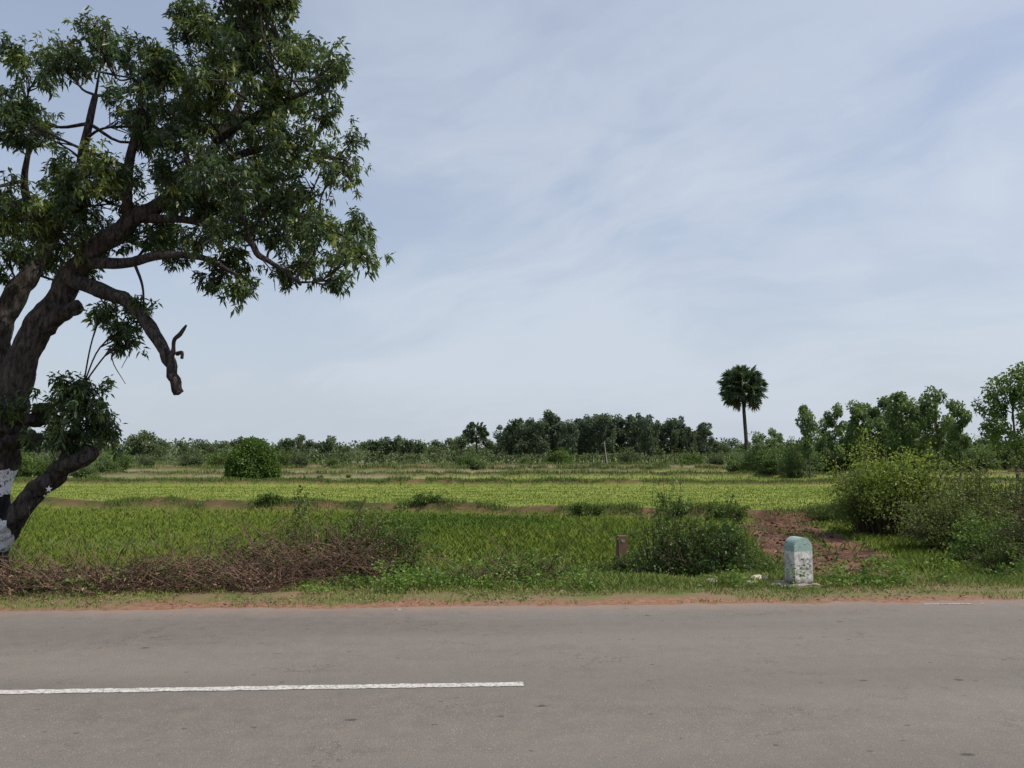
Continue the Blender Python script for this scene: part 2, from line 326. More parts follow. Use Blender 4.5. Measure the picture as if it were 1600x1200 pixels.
n = 26000; y = 12.5+r.beta(1, 2.2, n)*12; x = r.uniform(-.75, .75, n)*y; ok = (fbm(x, y, 1.7, 85)-.006*(y-12)+.03*np.clip(x/4, -1, 1.3) > .56) & (y < np.interp(x, BUNDS[0][0], BUNDS[0][1])) & (track_mask(x, y) < .3); x, y = x[ok], y[ok]
blades(g, x, y, r.uniform(.08, .26, len(x)), .014, np.clip(.5+.9*(fbm(x, y, 1.2, 86)-.5)+r.normal(0, .15, len(x)), 0, 1), r, .9)
n = 5000; y = r.uniform(11, 25, n); x = track_x(y)+r.normal(0, 1.1, n); ok = fbm(x, y, .7, 87) > .60; x, y = x[ok], y[ok]
blades(g, x, y, r.uniform(.06, .22, len(x)), .014, np.clip(.45+.9*(fbm(x, y, 1.2, 88)-.5)+r.normal(0, .15, len(x)), 0, 1), r, .9)
obj('bund_grass', g.mesh('bund_grass', M_lush), kind='stuff', label='rough darker grass growing along the field bunds', category='grass')
g = Geo(); n = 150000; s_ = r.uniform(-13, 13, n); v = EDGE+.3+r.beta(1.4, 1.4, n)*3.6
P = S2W(s_, v); x, y = P[:, 0], P[:, 1]; pt = fbm(x, y, 1.1, 63)
ok = (v > EDGE+.25+.7*fbm(x, y, .8, 66)) & (pt > .30+.40*np.clip((EDGE+.9-v), 0, 1)) & (r.uniform(size=n) > 1.4*track_mask(x, y)) & (np.hypot(x-3.7, y-10.15) > .34); x, y, v, pt = x[ok], y[ok], v[ok], pt[ok]
blades(g, x, y, (.04+.10*np.clip((v-9.4)/1.3, 0, 1))*r.uniform(.5, 1.3, len(x))*(.5+pt), .010, np.clip(.50+1.2*(fbm(x, y, 1.8, 64)-.5)+r.normal(0, .14, len(x))+.2*(r.uniform(size=len(x)) > .82), 0, 1), r, .9)
n = 12000; s_ = r.uniform(-13, 13, n); v = r.uniform(EDGE+.1, EDGE+.7, n); P = S2W(s_, v); x, y = P[:, 0], P[:, 1]; ok = fbm(x, y, .7, 67) > .50; x, y = x[ok], y[ok]
blades(g, x, y, r.uniform(.02, .06, len(x)), .008, np.clip(r.normal(.5, .2, len(x)), 0, 1), r, .9)
obj('verge_grass', g.mesh('verge_grass', M_verge), kind='stuff', label='short patchy green and dry grass on the road verge', category='grass')
g = Geo(); n = 2100; s_ = r.uniform(-12, 13, n); v = r.uniform(9.5, 12.6, n); P = S2W(s_, v); x, y = P[:, 0], P[:, 1]
ok = (fbm(x, y, 1.3, 70)+.10*np.clip((x+1.5)/3, -1, .6) > .53) & (track_mask(x, y) < .3) & (np.hypot(x-3.7, y-10.15) > .42) & ~((np.abs(x-5.5) < 1.0) & (y > 10.4)); x, y = x[ok], y[ok]
for a, b in zip(x, y):
    k = r.integers(20, 60); hh = r.uniform(.06, .36); z = Hs(a, b)
    c = np.stack([a+r.normal(0, .08, k), b+r.normal(0, .08, k), z+r.uniform(.02, 1, k)*hh], -1)
    ax = r.normal(size=(k, 3)); ax[:, 2] = np.abs(ax[:, 2])*.5
    L = r.uniform(.03, .065, k); leaves(g, c, ax, L, L*.6, np.clip(r.normal(r.uniform(.2, .8), .15, k), 0, 1), .2, r)
obj('verge_weeds', g.mesh('verge_weeds', M_weed), kind='stuff', label='low broadleaf green weeds crowding the road verge', category='weeds')
g = Geo(); n = 6000; s_ = r.uniform(-13, 13, n); v = EDGE+.1+r.exponential(.7, n); P = S2W(s_, v); x, y = P[:, 0], P[:, 1]
ok = (v < 11) & (fbm(x, y, .9, 72) > .49-.12*np.clip((-x-2)/3, 0, 1)); x, y = x[ok], y[ok]; c = np.stack([x, y, np.maximum(H(x, y), -.1)+.012+r.uniform(0, .03, len(x))], -1)
ax = r.normal(size=(len(x), 3)); ax[:, 2] *= .25; L = r.uniform(.015, .05, len(x)); leaves(g, c, ax, L, L*.45, r.uniform(0.3, 1, len(x)), 0, r)
obj('dry_leaf_litter', g.mesh('dry_leaf_litter', M_dry), kind='stuff', label='brown dry leaf litter scattered on the red soil', category='leaf litter')
g = Geo(); n = 1100; y = r.uniform(11.5, 24, n); x = track_x(y)+r.normal(0, .7, n); z = H(x, y)
for a, b, c_, sz in zip(x, y, z, r.exponential(.028, n)+.012):
    sz = min(sz, .10); q = np.array([[1, 0, 0], [0, 1, 0], [-1, 0, 0], [0, -1, 0], [0, 0, .7], [0, 0, -.6]])*r.uniform(.6, 1.2, (6, 3))*sz+r.normal(0, sz*.15, (6, 3))
    g.add(q+[a, b, c_+sz*.1], [[0, 1, 4], [1, 2, 4], [2, 3, 4], [3, 0, 4], [1, 0, 5], [2, 1, 5], [3, 2, 5], [0, 3, 5]], r.uniform())
mm, nt, out = mat_new('red_mud_clods'); at = N(nt, 'ShaderNodeAttribute', attribute_name='tint')
principled(nt, out, ramp(nt, at.outputs['Fac'], [(0, (.05, .028, .019)), (1, (.16, .085, .056))]), .95, .1)
obj('mud_clods', g.mesh('mud_clods', mm), kind='stuff', label='clods of red-brown mud on the rutted farm track', category='soil')
# ---------------------------------------------------------------- shrubs
def tree_obj(name, loc, parts, label, cat, group=None, rz=0., sc=1., sz=1.):
    e = bpy.data.objects.new(name, None); COL.objects.link(e); e.location = loc; e.rotation_euler = (0, 0, rz); e.scale = (sc, sc, sc*sz)
    e['label'] = label; e['category'] = cat; e.empty_display_size = .2
    if group: e['group'] = group
    for pn, me in parts: 
        o = bpy.data.objects.new(pn, me); COL.objects.link(o); o.parent = e
    return e
def shrub_meshes(seed, w, d, h, nst, nlf, L, lm, sm, ratio=.5, sr=.008, flop=.3, inner=.25, bias=0., lobes=.35, dome=.85, tipb=.25):
    r = np.random.default_rng(seed); gs = Geo(); gl = Geo(); ends = []
    for k in range(nst):
        th = r.uniform(0, 2*np.pi); q = math.sqrt(r.uniform()); bx, by = .45*q*w/2*math.cos(th), .45*q*d/2*math.sin(th)
        el = r.uniform(.15, 1)**.8; rr = r.uniform(.7, 1.1)+(.25 if r.uniform() > .93 else 0)
        lob = .8+lobes*math.sin(th*3+seed)+lobes*.5*math.sin(th*5+seed*2); hv = (1-.5*lobes/.35*.5)+lobes/.35*.5*float(vnoise([math.cos(th)*1.6+3], [math.sin(th)*1.6+3], .8, seed)[0])
        ex = math.cos(th)*w/2*math.sqrt(max(0, 1-el*el*dome))*rr*lob; ey = math.sin(th)*d/2*math.sqrt(max(0, 1-el*el*dome))*rr*lob; ez = h*el*rr*hv*(.8+.3*r.uniform())
        p0 = np.array([bx, by, -.05]); p2 = np.array([ex, ey, ez]); p1 = (p0+p2)/2+np.array([0, 0, h*flop*r.uniform(.3, 1)])+r.normal(0, .07*w/2, 3)
        c = catmull([p0, p1, p2+r.normal(0, .03, 3)], 3); tube(gs, c, np.linspace(sr, sr*.25, len(c))*r.uniform(.6, 1.3), 3, r.uniform(), cap=False)
        ends.append(c)
    E = np.array(ends); m_ = nlf; wts = r.uniform(.1, 1, nst)**1.5; si = r.choice(nst, m_, p=wts/wts.sum())
    tt = (inner+(1-inner)*r.uniform(size=m_)**.6)*(E.shape[1]-1); i0 = np.minimum(tt.astype(int), E.shape[1]-2); fr = (tt-i0)[:, None]
    P = E[si, i0]*(1-fr)+E[si, i0+1]*fr+r.normal(0, 1, (m_, 3))*np.array([w, d, h])*.03
    P[:, 2] = np.maximum(P[:, 2], .02)
    ax = nrm(P-np.array([0, 0, h*.3]))*.6+r.normal(0, .8, (m_, 3)); Lr = L*r.uniform(.6, 1.3, m_)
    st = r.normal(0, .18, nst); leaves(gl, P, ax, Lr, Lr*ratio, np.clip(.45+bias+st[si]+r.normal(0, .13, m_)+tipb*(P[:, 2]/h-.5), 0, 1), .2, r)  # tint brightens with height: light from above put into the leaf colour
    return gs.mesh('stems', sm), gl.mesh('foliage', lm)
def shrub(name, x, y, seed, w, d, h, nst, nlf, L, lm, label, cat='bush', sm=M_stem, **kw):
    a, b = shrub_meshes(seed, w, d, h, nst, nlf, L, lm, sm, **kw)
    return tree_obj(name, (x, y, Hs(x, y)-.02), [('stems', a), ('foliage', b)], label, cat)
shrub('thorn_bush', -2.65, 11.1, 21, 2.6, 1.3, 1.1, 400, 5800, .045, M_olive, 'sprawling bush of dry brown twigs and creeping green leaves', sm=M_dead, sr=.010, flop=.3)
shrub('leafy_bush', -1.75, 11.2, 22, 1.5, 1.1, 1.1, 150, 5600, .05, M_shrub, 'low leafy green bush beside dry brushwood')
shrub('leafy_bush', -3.75, 10.8, 23, 1.6, .8, .65, 130, 4200, .05, M_shrub, 'low weedy green bush on the verge')
shrub('leafy_bush', -5.3, 10.9, 38, 1.8, .8, .42, 110, 2600, .05, M_shrub, 'low weedy green bush behind dry brushwood')
shrub('leafy_bush', 2.85, 11.4, 24, 1.7, 1.2, 1.05, 230, 6500, .05, M_dark, 'dark green bush with wispy upright shoots near the milestone', lobes=.5)
shrub('leafy_bush', 2.3, 11.7, 25, 1.3, .9, 1.3, 150, 2800, .045, M_shrub, 'wispy green bush with thin upright stems', lobes=.5)
shrub('leafy_bush', 3.3, 11.7, 37, 1.2, .9, .8, 100, 2600, .045, M_shrub, 'loose straggly green bush with thin stems', lobes=.5)
shrub('leafy_bush', .2, 10.7, 26, 1.6, .8, .45, 130, 3400, .05, M_weed, 'low green weedy bush on the verge')
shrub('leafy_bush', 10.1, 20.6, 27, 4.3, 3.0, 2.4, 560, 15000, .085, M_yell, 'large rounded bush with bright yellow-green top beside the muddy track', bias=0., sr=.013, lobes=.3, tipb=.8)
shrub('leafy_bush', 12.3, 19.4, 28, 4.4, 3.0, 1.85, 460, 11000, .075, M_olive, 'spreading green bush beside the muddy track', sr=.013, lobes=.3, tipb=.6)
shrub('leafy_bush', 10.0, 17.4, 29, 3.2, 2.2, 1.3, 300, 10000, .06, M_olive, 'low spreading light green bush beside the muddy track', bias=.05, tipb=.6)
shrub('leafy_bush', 9.6, 15.5, 35, 2.4, 1.6, .95, 240, 8500, .055, M_weed, 'low leafy green bush beside the muddy track', tipb=.5)
shrub('thorn_bush', 11.3, 15.0, 30, 4.2, 2.4, 1.85, 900, 6000, .055, M_dark, 'dense dark thorn bush with tangled brown branches', sr=.012, lobes=.2, sm=M_dead)
shrub('thorn_bush', 8.7, 13.3, 31, 1.8, 1.2, .75, 260, 5600, .045, M_shrub, 'low tangled bush at the end of the muddy track', sr=.009)
shrub('thorn_bush', 9.7, 12.7, 32, 2.8, 1.8, 1.45, 900, 3400, .05, M_dark, 'dense dark bush with brown twigs by the road', sm=M_dead, sr=.011, lobes=.2)
shrub('leafy_bush', 7.9, 11.6, 39, 1.4, .8, .38, 100, 3000, .045, M_weed, 'low bright green weeds on the verge')
shrub('leafy_bush', -7.2, 10.6, 33, .9, .8, .6, 50, 900, .10, M_shrub, 'small broad-leaved plant at the foot of the tree')
shrub('leafy_bush', 3.9, 13.2, 34, 1.3, .9, .65, 110, 3200, .045, M_shrub, 'low green bush behind the milestone')
shrub('leafy_bush', 2.0, 13.7, 36, 1.5, .6, .42, 120, 3000, .045, M_shrub, 'low green bush half hiding the boundary stone')
for q, (bx_, by_, w_, h_) in enumerate([(7.0, 24.8, 1.6, .6), (10.0, 24.2, 1.8, .7), (5.4, 25.2, 1.2, .45), (2.5, 26, 1.4, .4), (-3, 28, 1.5, .35), (-9, 29, 1.3, .4), (5.2, 19.5, 1.4, .4)]):
    shrub('bund_bush', bx_, by_, 300+q, w_, 1.0, h_, 60, 1700, .07, M_shrub, 'low green bush growing on the field bund')
def brush(name, x, y, w, d, h, n, label, seed, nl=500):
    r = np.random.default_rng(seed); gs = Geo(); gl = Geo()
    for k in range(n):
        px_, py_ = r.uniform(-w/2, w/2), r.normal(0, d/4); pz = h*r.uniform()**1.5*(1-(2*px_/w)**4)*(.3+1.1*vnoise([px_*1.0], [seed], .5, seed)[0]); th = r.normal(0, .6)+(np.pi if r.uniform() > .5 else 0)
        ln = r.uniform(.15, .6); up = r.normal(.2, .45); dr = np.array([math.cos(th), math.sin(th)*.7, up]); p = np.array([px_, py_, pz+.02])
        c = np.array([p, p+dr*ln*.5+r.normal(0, .04, 3), p+dr*ln+r.normal(0, .07, 3)]); c = catmull(c, 2); c[:, 2] = np.maximum(c[:, 2], .0)
        tube(gs, c, np.linspace(1, .4, len(c))*r.uniform(.003, .009), 3, r.uniform(), cap=False)
    k = nl; P = np.stack([r.uniform(-w/2, w/2, k), r.normal(0, d/4, k), h*r.uniform(0, .9, k)], -1); L = r.uniform(.03, .07, k)
    leaves(gl, P, r.normal(size=(k, 3)), L, L*.4, r.uniform(0, 1, k), .2, r)
    return tree_obj(name, (x, y, Hs(x, y)), [('twigs', gs.mesh('twigs', M_dead)), ('dead_leaves', gl.mesh('dead_leaves', M_dry))], label, 'brushwood', rz=YA)
brush('brushwood_pile', -6.1, 9.5, 2.8, .9, .34, 1000, 'heap of reddish brown dead brushwood along the verge', 41, 1300)
brush('brushwood_pile', -4.1, 9.75, 2.4, .9, .28, 700, 'low heap of dry thorny twigs along the verge', 42, 900)
brush('brushwood_pile', -2.7, 10.4, 2.1, .9, .6, 650, 'tangle of bare brown branches in front of a bush', 43, 250)
brush('brushwood_pile', -.2, 10.5, 1.4, .5, .25, 260, 'small tangle of grey-brown cut branches in the weeds', 44, 200)
brush('brushwood_pile', 9.3, 11.8, 2.6, .8, .7, 700, 'tangle of brown dead branches at the foot of a bush', 45, 200)
def weed(x, y, h, seed, n, label, lean=.1, lm=M_shrub, name='tall_weed'):
    r = np.random.default_rng(seed); gs = Geo(); gl = Geo()
    c = catmull([[0, 0, 0], [lean*h*.3+r.normal(0, .02), 0, h*.5], [lean*h, r.normal(0, .03), h]], 5); tube(gs, c, np.linspace(.009, .003, len(c)), 4, .5)
    for k in range(6):
        t = r.integers(3, len(c)-1); th = r.uniform(0, 6.28); q = np.array([math.cos(th)*.5, math.sin(th)*.5, .8])*h*r.uniform(.12, .3)
        cc = catmull([c[t], c[t]+q*.5+[0, 0, -.01], c[t]+q], 3); tube(gs, cc, np.linspace(.005, .002, len(cc)), 3, .5)
        if n:
            kk = n//6; P = cc[r.integers(0, len(cc), kk)]+r.normal(0, .012, (kk, 3)); leaves(gl, P, r.normal(size=(kk, 3))+[0, 0, .2], .06, .026, r.uniform(.2, .9, kk), .2, r)
    parts = [('stems', gs.mesh('stems', M_stem if n else M_dead))]
    if n: parts.append(('foliage', gl.mesh('foliage', lm)))
    return tree_obj(name, (x, y, Hs(x, y)), parts, label, 'weed' if n else 'stick')
weed(-3.05, 11.1, 1.6, 51, 260, 'tall thin leafy weed standing above the bush', -.05)
weed(2.35, 11.4, 1.7, 52, 300, 'tall thin leafy weed standing above the bush', -.08)
weed(2.75, 11.5, 1.4, 53, 220, 'thin leafy weed leaning over the bush', .15)
weed(3.1, 11.5, 1.25, 58, 220, 'thin leafy weed leaning over the bush', .1)
weed(-4.5, 11.5, .95, 54, 40, 'spindly weed with few leaves in the grass', .1)
weed(-6.5, 10.0, .95, 55, 0, 'bare dry stick leaning out of the brushwood', .4, name='dry_stick')
weed(-4.2, 11.0, .8, 56, 60, 'spindly weed rising beside dry brushwood', -.15)
weed(-2.3, 11.0, 1.1, 59, 120, 'spindly weed rising out of a bush', .12)
weed(-2.75, 9.75, .5, 57, 0, 'pale bare stick standing in the brushwood', .05, name='dry_stick')
# ---------------------------------------------------------------- big mango tree
TD = 11.0
g = Geo()
def limb(pts, ns=14, sub=6, rough=.16, seed=0, cap=True):
    P = np.array([sight(p[0], p[1], p[2]) for p in pts]); rr = np.array([p[3] for p in pts])
    big_ = rr[0] > .12; sub = sub*2 if big_ else sub; ns = ns*2 if big_ else ns
    c = catmull(np.c_[P, rr], sub); c[:, :3] += (np.stack([vnoise(np.arange(len(c)), np.zeros(len(c)), 5 if big_ else 2.5, seed+q) for q in range(3)], -1)-.5)*.07*np.minimum(1, c[:, 3:4]/.12)
    tube(g, c[:, :3], c[:, 3], ns, .5, rough, cap, seed); return c
SK = []; NS = []
SK.append(limb([(-45, 945, 11, .50), (-28, 880, 11, .34), (-16, 810, 11, .26), (-6, 740, 11, .23), (6, 680, 11, .255), (18, 620, 11, .225), (43, 545, 11, .205), (82, 480, 11, .18), (135, 410, 10.9, .15), (200, 350, 10.8, .125), (260, 310, 10.8, .095), (330, 240, 10.9, .07), (380, 150, 11, .05), (400, 50, 11.1, .032)], 18, 6, .14, 1))
SK.append(limb([(5, 660, 11.1, .25), (-5, 580, 11.3, .21), (0, 510, 11.4, .185), (30, 450, 11.5, .155), (75, 380, 11.8, .115), (120, 280, 12.2, .08), (150, 150, 12.4, .045)], 14, 6, .14, 2))
SK.append(limb([(0, 520, 11.4, .20), (-60, 420, 11.2, .18), (-130, 320, 11, .14), (-180, 200, 10.8, .09), (-200, 100, 10.8, .05)], 12, 6, .15, 3))
NS.append(limb([(-20, 860, 11, .20), (15, 822, 10.9, .16), (50, 775, 10.8, .135), (85, 740, 10.75, .13), (125, 716, 10.7, .115), (140, 700, 10.7, .10)], 14, 6, .16, 4))
SK.append(limb([(95, 735, 10.75, .09), (110, 690, 10.8, .07), (125, 640, 10.9, .04), (130, 600, 10.9, .02)], 8, 4, .1, 5))
NS.append(limb([(70, 515, 11, .14), (95, 492, 10.85, .115), (122, 478, 10.7, .105)], 12, 5, .15, 6))
NS.append(limb([(110, 440, 10.9, .12), (150, 452, 10.6, .095), (195, 468, 10.4, .085), (232, 510, 10.3, .082), (256, 550, 10.2, .076), (270, 585, 10.2, .076), (279, 616, 10.2, .068)], 12, 6, .3, 7))
NS.append(limb([(258, 562, 10.2, .045), (270, 552, 10.15, .036), (272, 532, 10.1, .026), (282, 522, 10.1, .028), (291, 508, 10.1, .012)], 8, 4, .3, 8))
NS.append(limb([(276, 552, 10.15, .03), (284, 550, 10.12, .022), (284, 560, 10.1, .018)], 6, 3, .2, 9))
SK.append(limb([(140, 415, 10.9, .09), (200, 410, 10.5, .07), (260, 398, 10.2, .055), (320, 405, 10, .04), (370, 430, 9.9, .02)], 10, 6, .2, 10))
SK.append(limb([(230, 340, 10.8, .07), (300, 345, 10.4, .055), (380, 370, 10.2, .045), (405, 400, 10.1, .04), (440, 420, 10.1, .03), (470, 445, 10, .018)], 10, 6, .2, 11))
SK.append(limb([(260, 310, 10.8, .08), (350, 300, 11, .06), (430, 320, 11.2, .04), (540, 370, 11.3, .02)], 10, 6, .15, 12))
SK.append(limb([(300, 270, 10.9, .06), (380, 240, 10.7, .05), (450, 230, 10.5, .035), (540, 250, 10.3, .015)], 10, 6, .15, 13))
SK.append(limb([(340, 220, 10.9, .06), (400, 180, 10.6, .045), (440, 160, 10.4, .035), (510, 130, 10.3, .015)], 10, 6, .15, 14))
SK.append(limb([(200, 350, 10.8, .08), (200, 260, 10.4, .06), (220, 170, 10.2, .04), (200, 100, 10, .015)], 10, 6, .15, 15))
SK.append(limb([(75, 380, 11.8, .08), (40, 300, 11.3, .055), (50, 200, 11, .03), (30, 120, 10.8, .015)], 10, 6, .15, 16))
for k_, tw in enumerate([[(180, 470, 10.45), (186, 510, 10.4), (205, 540, 10.4), (190, 575, 10.4)], [(200, 480, 10.4), (225, 500, 10.3), (215, 540, 10.3)], [(186, 520, 10.4), (175, 560, 10.4), (196, 600, 10.4)], [(400, 395, 10.1), (425, 425, 10.0), (430, 455, 10.0)], [(150, 455, 10.6), (170, 490, 10.5), (160, 510, 10.5)]]):
    tube(g, catmull([sight(*p) for p in tw], 4), np.linspace(.012, .004, 4*(len(tw)-1)+1), 5, .5)
for cpx, cpy, dd_, rr in [(14, 690, 10.76, .08), (42, 685, 10.78, .075), (5, 672, 10.74, .075), (50, 655, 10.82, .09), (62, 640, 10.82, .075)]:
    p = sight(cpx, cpy, dd_); q = p+np.array([.05, -.10, .03]); tube(g, catmull([p+[0, .25, 0], p, q], 4), [rr*1.1, rr*1.2, rr*1.25, rr*1.2, rr*1.15, rr*1.1, rr*1.0, rr*.9, rr*.7], 14, .9, .35, True, int(cpx))
LV = np.concatenate(g.v)
clusters = [(375, 15, 52, 0), (420, 50, 42, 0), (325, 60, 34, 0), (298, 22, 22, 2), (505, 125, 34, 0), (425, 115, 44, 0), (350, 130, 44, 0), (300, 165, 46, 0), (395, 200, 44, 0), (505, 180, 26, 2), (445, 240, 44, 0), (535, 262, 34, 0), (485, 300, 32, 2), (425, 310, 42, 0), (545, 385, 32, 0), (500, 372, 34, 0), (472, 408, 22, 2), (562, 345, 16, 2), (350, 290, 50, 0), (300, 240, 50, 0), (300, 350, 40, 0), (350, 400, 30, 2), (378, 448, 15, 2), (338, 438, 16, 2), (230, 110, 44, 0), (170, 85, 34, 0), (105, 92, 34, 0), (58, 118, 26, 2), (12, 92, 20, 2), (235, 195, 56, 0), (180, 262, 40, 0), (65, 195, 34, 0), (18, 165, 32, 0), (90, 280, 38, 0), (100, 345, 54, 0), (195, 310, 44, 1), (25, 320, 40, 0), (50, 390, 44, 1), (5, 400, 38, 2), (160, 370, 38, 1), (235, 385, 28, 2), (158, 485, 15, 2), (225, 488, 10, 2), (192, 530, 8, 2), (205, 508, 8, 2), (125, 598, 26, 0), (100, 630, 32, 0), (145, 640, 34, 0), (90, 675, 28, 0), (125, 675, 34, 0), (165, 665, 20, 2), (150, 615, 18, 2), (0, 640, 22, 1), (440, 368, 18, 2), (275, 300, 46, 0), (380, 70, 38, 0), (465, 88, 30, 0), (262, 112, 24, 2), (405, -10, 42, 0), (350, -50, 50, 0), (420, -60, 40, 0), (530, 435, 12, 2), (450, 430, 12, 2), (400, 260, 38, 2), (130, 420, 22, 1),
            (140, 315, 40, 2), (340, 340, 40, 2), (270, 400, 26, 1), (470, 345, 24, 1), (330, 200, 36, 2), (395, 350, 28, 1), (290, 290, 40, 2), (440, 180, 28, 2), (265, 345, 32, 1),
            (-70, 330, 60, 0), (-140, 250, 70, 0), (-60, 180, 50, 0), (-190, 330, 65, 0), (-200, 180, 65, 0), (-120, 120, 55, 0), (-260, 260, 60, 0), (-110, 400, 50, 0), (350, -130, 50, 0)]
allsk = np.vstack(SK); gl = Geo(); r = np.random.default_rng(99); tipsP = []; tipsD = []; tipsT = []
for ci, (cx, cy, rp_, lay) in enumerate(clusters):
    base = 11.0+.2*math.sin(cx*.03); low = cy > 460 and cx < 260
    if low: deps = [10.75 if cy > 560 else 10.5]
    elif lay == 0: deps = [base-r.uniform(.4, 1.7), base+r.uniform(.1, 1.9)]
    elif lay == 1: deps = [base+r.uniform(.7, 1.6)]
    else: deps = [10.4+r.uniform(-.4, .9)]
    for dp in deps:
        C = sight(cx, cy, dp); rad = (rp_+4)*dp/F
        if len(deps) > 1: C = C+r.normal(0, .10, 3)*[1, 0, 1]
        dist = np.linalg.norm(allsk[:, :3]-C-[0, 0, -.3], axis=1)+(allsk[:, 3] < .02)*.3; k = int(np.argmin(dist)); S = allsk[k, :3]
        L0 = np.linalg.norm(C-S); r0 = min(allsk[k, 3]*.6, .012+.015*L0)
        mid = (S+C)/2+r.normal(0, .12*L0, 3)-[0, 0, .05*L0]; c = catmull([S, mid, C], 5); tube(g, c, np.linspace(r0, .010, len(c)), 6, .5)
        nr = int(24+94*(rad/.6)**2); nr = min(nr, 130)
        nsub = max(4, nr//8); sc_ = C+sph(nsub, r)*(rad*r.uniform(.3, 1.12, nsub))[:, None]*[1, 1.2, .85]
        si = r.integers(0, nsub, nr); pts = sc_[si]+r.normal(0, .085, (nr, 3)); dr = nrm(pts-C)
        for q in range(nsub):
            st = c[r.integers(len(c)//2, len(c))]; md = (st+sc_[q])/2+r.normal(0, .05, 3); tube(g, np.array([st, md, sc_[q]]), [.012, .009, .005], 4, .5, cap=False)
        for q in range(0, nr, 2):
            tube(g, np.array([sc_[si[q]], (sc_[si[q]]+pts[q])/2+r.normal(0, .01, 3), pts[q]]), [.005, .004, .003], 3, .5, cap=False)
        tipsP.append(pts); tipsD.append(dr); tipsT.append(np.clip(r.normal(.36, .10)+r.normal(0, .13, nr)+r.normal(0, .12, nsub)[si], 0, 1))
TP = np.vstack(tipsP); TDir = np.vstack(tipsD); TT = np.concatenate(tipsT); nl = 14
c = np.repeat(TP, nl, 0)+r.normal(0, .028, (len(TP)*nl, 3)); d0 = np.repeat(TDir, nl, 0); ax = d0*.3+sph(len(c), r)*.75+[0, 0, -.42]; Lr = r.uniform(.06, .13, len(c))
hilit = (np.repeat(r.uniform(size=len(TP)), nl) > .90)*.45  # a random tenth of the sprays brightened as painted highlights
leaves(gl, c, ax, Lr, Lr*r.uniform(.25, .34, len(c)), np.clip(np.repeat(TT, nl)+r.normal(0, .09, len(c))+hilit, 0, 1), .22, r)
tb = sight(-45, 920, 11); tb[2] = 0
def shift(gm, o):
    gm.v = [v-o for v in gm.v]; return gm
mango = tree_obj('mango_tree', tuple(tb), [('trunk', shift(g, tb).mesh('trunk', M_bark, True)), ('crown', shift(gl, tb).mesh('crown', M_mango))],
                 'large leaning mango tree with white and black painted trunk bands', 'tree')
ms, nt, out = mat_new('white_star_paint'); principled(nt, out, mixc(nt, noise(nt, None, 40.), (.6, .6, .6), (.8, .8, .8)), .6, .3)
for px, py, sr_ in [(78, 764, .052), (68, 775, .02)]:
    sp = sight(px, py, 10.68); near = LV[(np.hypot(LV[:, 0]-sp[0], LV[:, 2]-sp[2]) < .07)]; sp[1] = near[:, 1].min()-.008 if len(near) else sp[1]
    gs = Geo(); pv = []
    for q in range(10):
        rr = sr_ if q % 2 == 0 else sr_*.4; a = math.pi/2+q*math.pi/5; pv.append([math.cos(a)*rr, 0, math.sin(a)*rr])
    pv = np.array(pv+[[0, -.006, 0]]); gs.add(pv+sp-tb, [[q, (q+1) % 10, 10] for q in range(10)])
    o = obj('painted_star', gs.mesh('painted_star', ms)); o.parent = mango
# ---------------------------------------------------------------- generic trees
def gen_tree(seed, Ht, W, kind, lm, nl, L, bm=M_bark2, nc=None, b0=None, rcm=1.):
    r = np.random.default_rng(seed); gt = Geo(); gl = Geo(); b0 = b0 or {'teak': .34, 'round': .10, 'euc': .26}[kind]
    tr = Ht*(.012 if kind != 'round' else .02); lean = r.normal(0, .03*Ht, 2)
    c = catmull([[0, 0, -.1], [lean[0]*.3, lean[1]*.3, Ht*.4], [lean[0], lean[1], Ht*.9]], 5); tube(gt, c, np.linspace(tr*1.3, tr*.35, len(c)), 7, .5, .1)
    nc = nc or {'teak': 14, 'round': 15, 'euc': 15}[kind]; per = nl//nc
    for k in range(nc):
        t = (k+.5)/nc; zc = Ht*(b0+(1-b0)*(t*.92+.02)); env = {'teak': .6+.4*math.sin(math.pi*min(1, t*1.05)), 'round': math.sqrt(max(.12, 1-(2*t*.95-.75)**2)), 'euc': .45+.55*math.sin(math.pi*(t*.85+.1))}[kind]
        th = r.uniform(0, 6.28)+k*2.4; ro = W/2*env*r.uniform(.25, .85); rc = W/2*r.uniform(.2, .40)*rcm
        C = np.array([math.cos(th)*ro+lean[0]*t, math.sin(th)*ro+lean[1]*t, min(zc, Ht-rc*.6)])
        S = c[min(len(c)-1, int(max(0., (C[2]/Ht-.12))*len(c)))]
        tube(gt, catmull([S, (S+C)/2+r.normal(0, .03*Ht, 3), C], 3), np.linspace(tr*.5, tr*.12, 7), 4, .5)
        dr = sph(per, r); P = C+dr*(rc*(.3+.8*r.uniform(size=per)**.6))[:, None]*[1, 1, .8 if kind != 'euc' else 1.25]
        Lr = L*r.uniform(.6, 1.35, per); cl = r.normal(.45, .16)
        leaves(gl, P, dr*.5+sph(per, r)*.8+([0, 0, -.2] if kind != 'round' else [0, 0, 0]), Lr, Lr*.6, np.clip(cl+.15*dr[:, 2]+r.normal(0, .13, per), 0, 1), .2, r)  # upward side of each clump tinted paler, painted top light
    return [('trunk', gt.mesh('trunk', bm, True)), ('crown', gl.mesh('crown', lm))]
def place(name, parts, px, top, Y, H0, label, cat, group, rz, wf=1.0):
    p = sight(px, top, Y); zb = Hs(p[0], Y)-.03; h = p[2]-zb; s = h/H0
    e = tree_obj(name, (p[0], Y, zb), parts, label, cat, group, rz, s*wf, 1/wf); return e
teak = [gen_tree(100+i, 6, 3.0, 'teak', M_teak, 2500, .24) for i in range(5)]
tier = gen_tree(109, 7, 4.6, 'teak', M_shrub, 5200, .21, nc=17, b0=.27, rcm=.95)
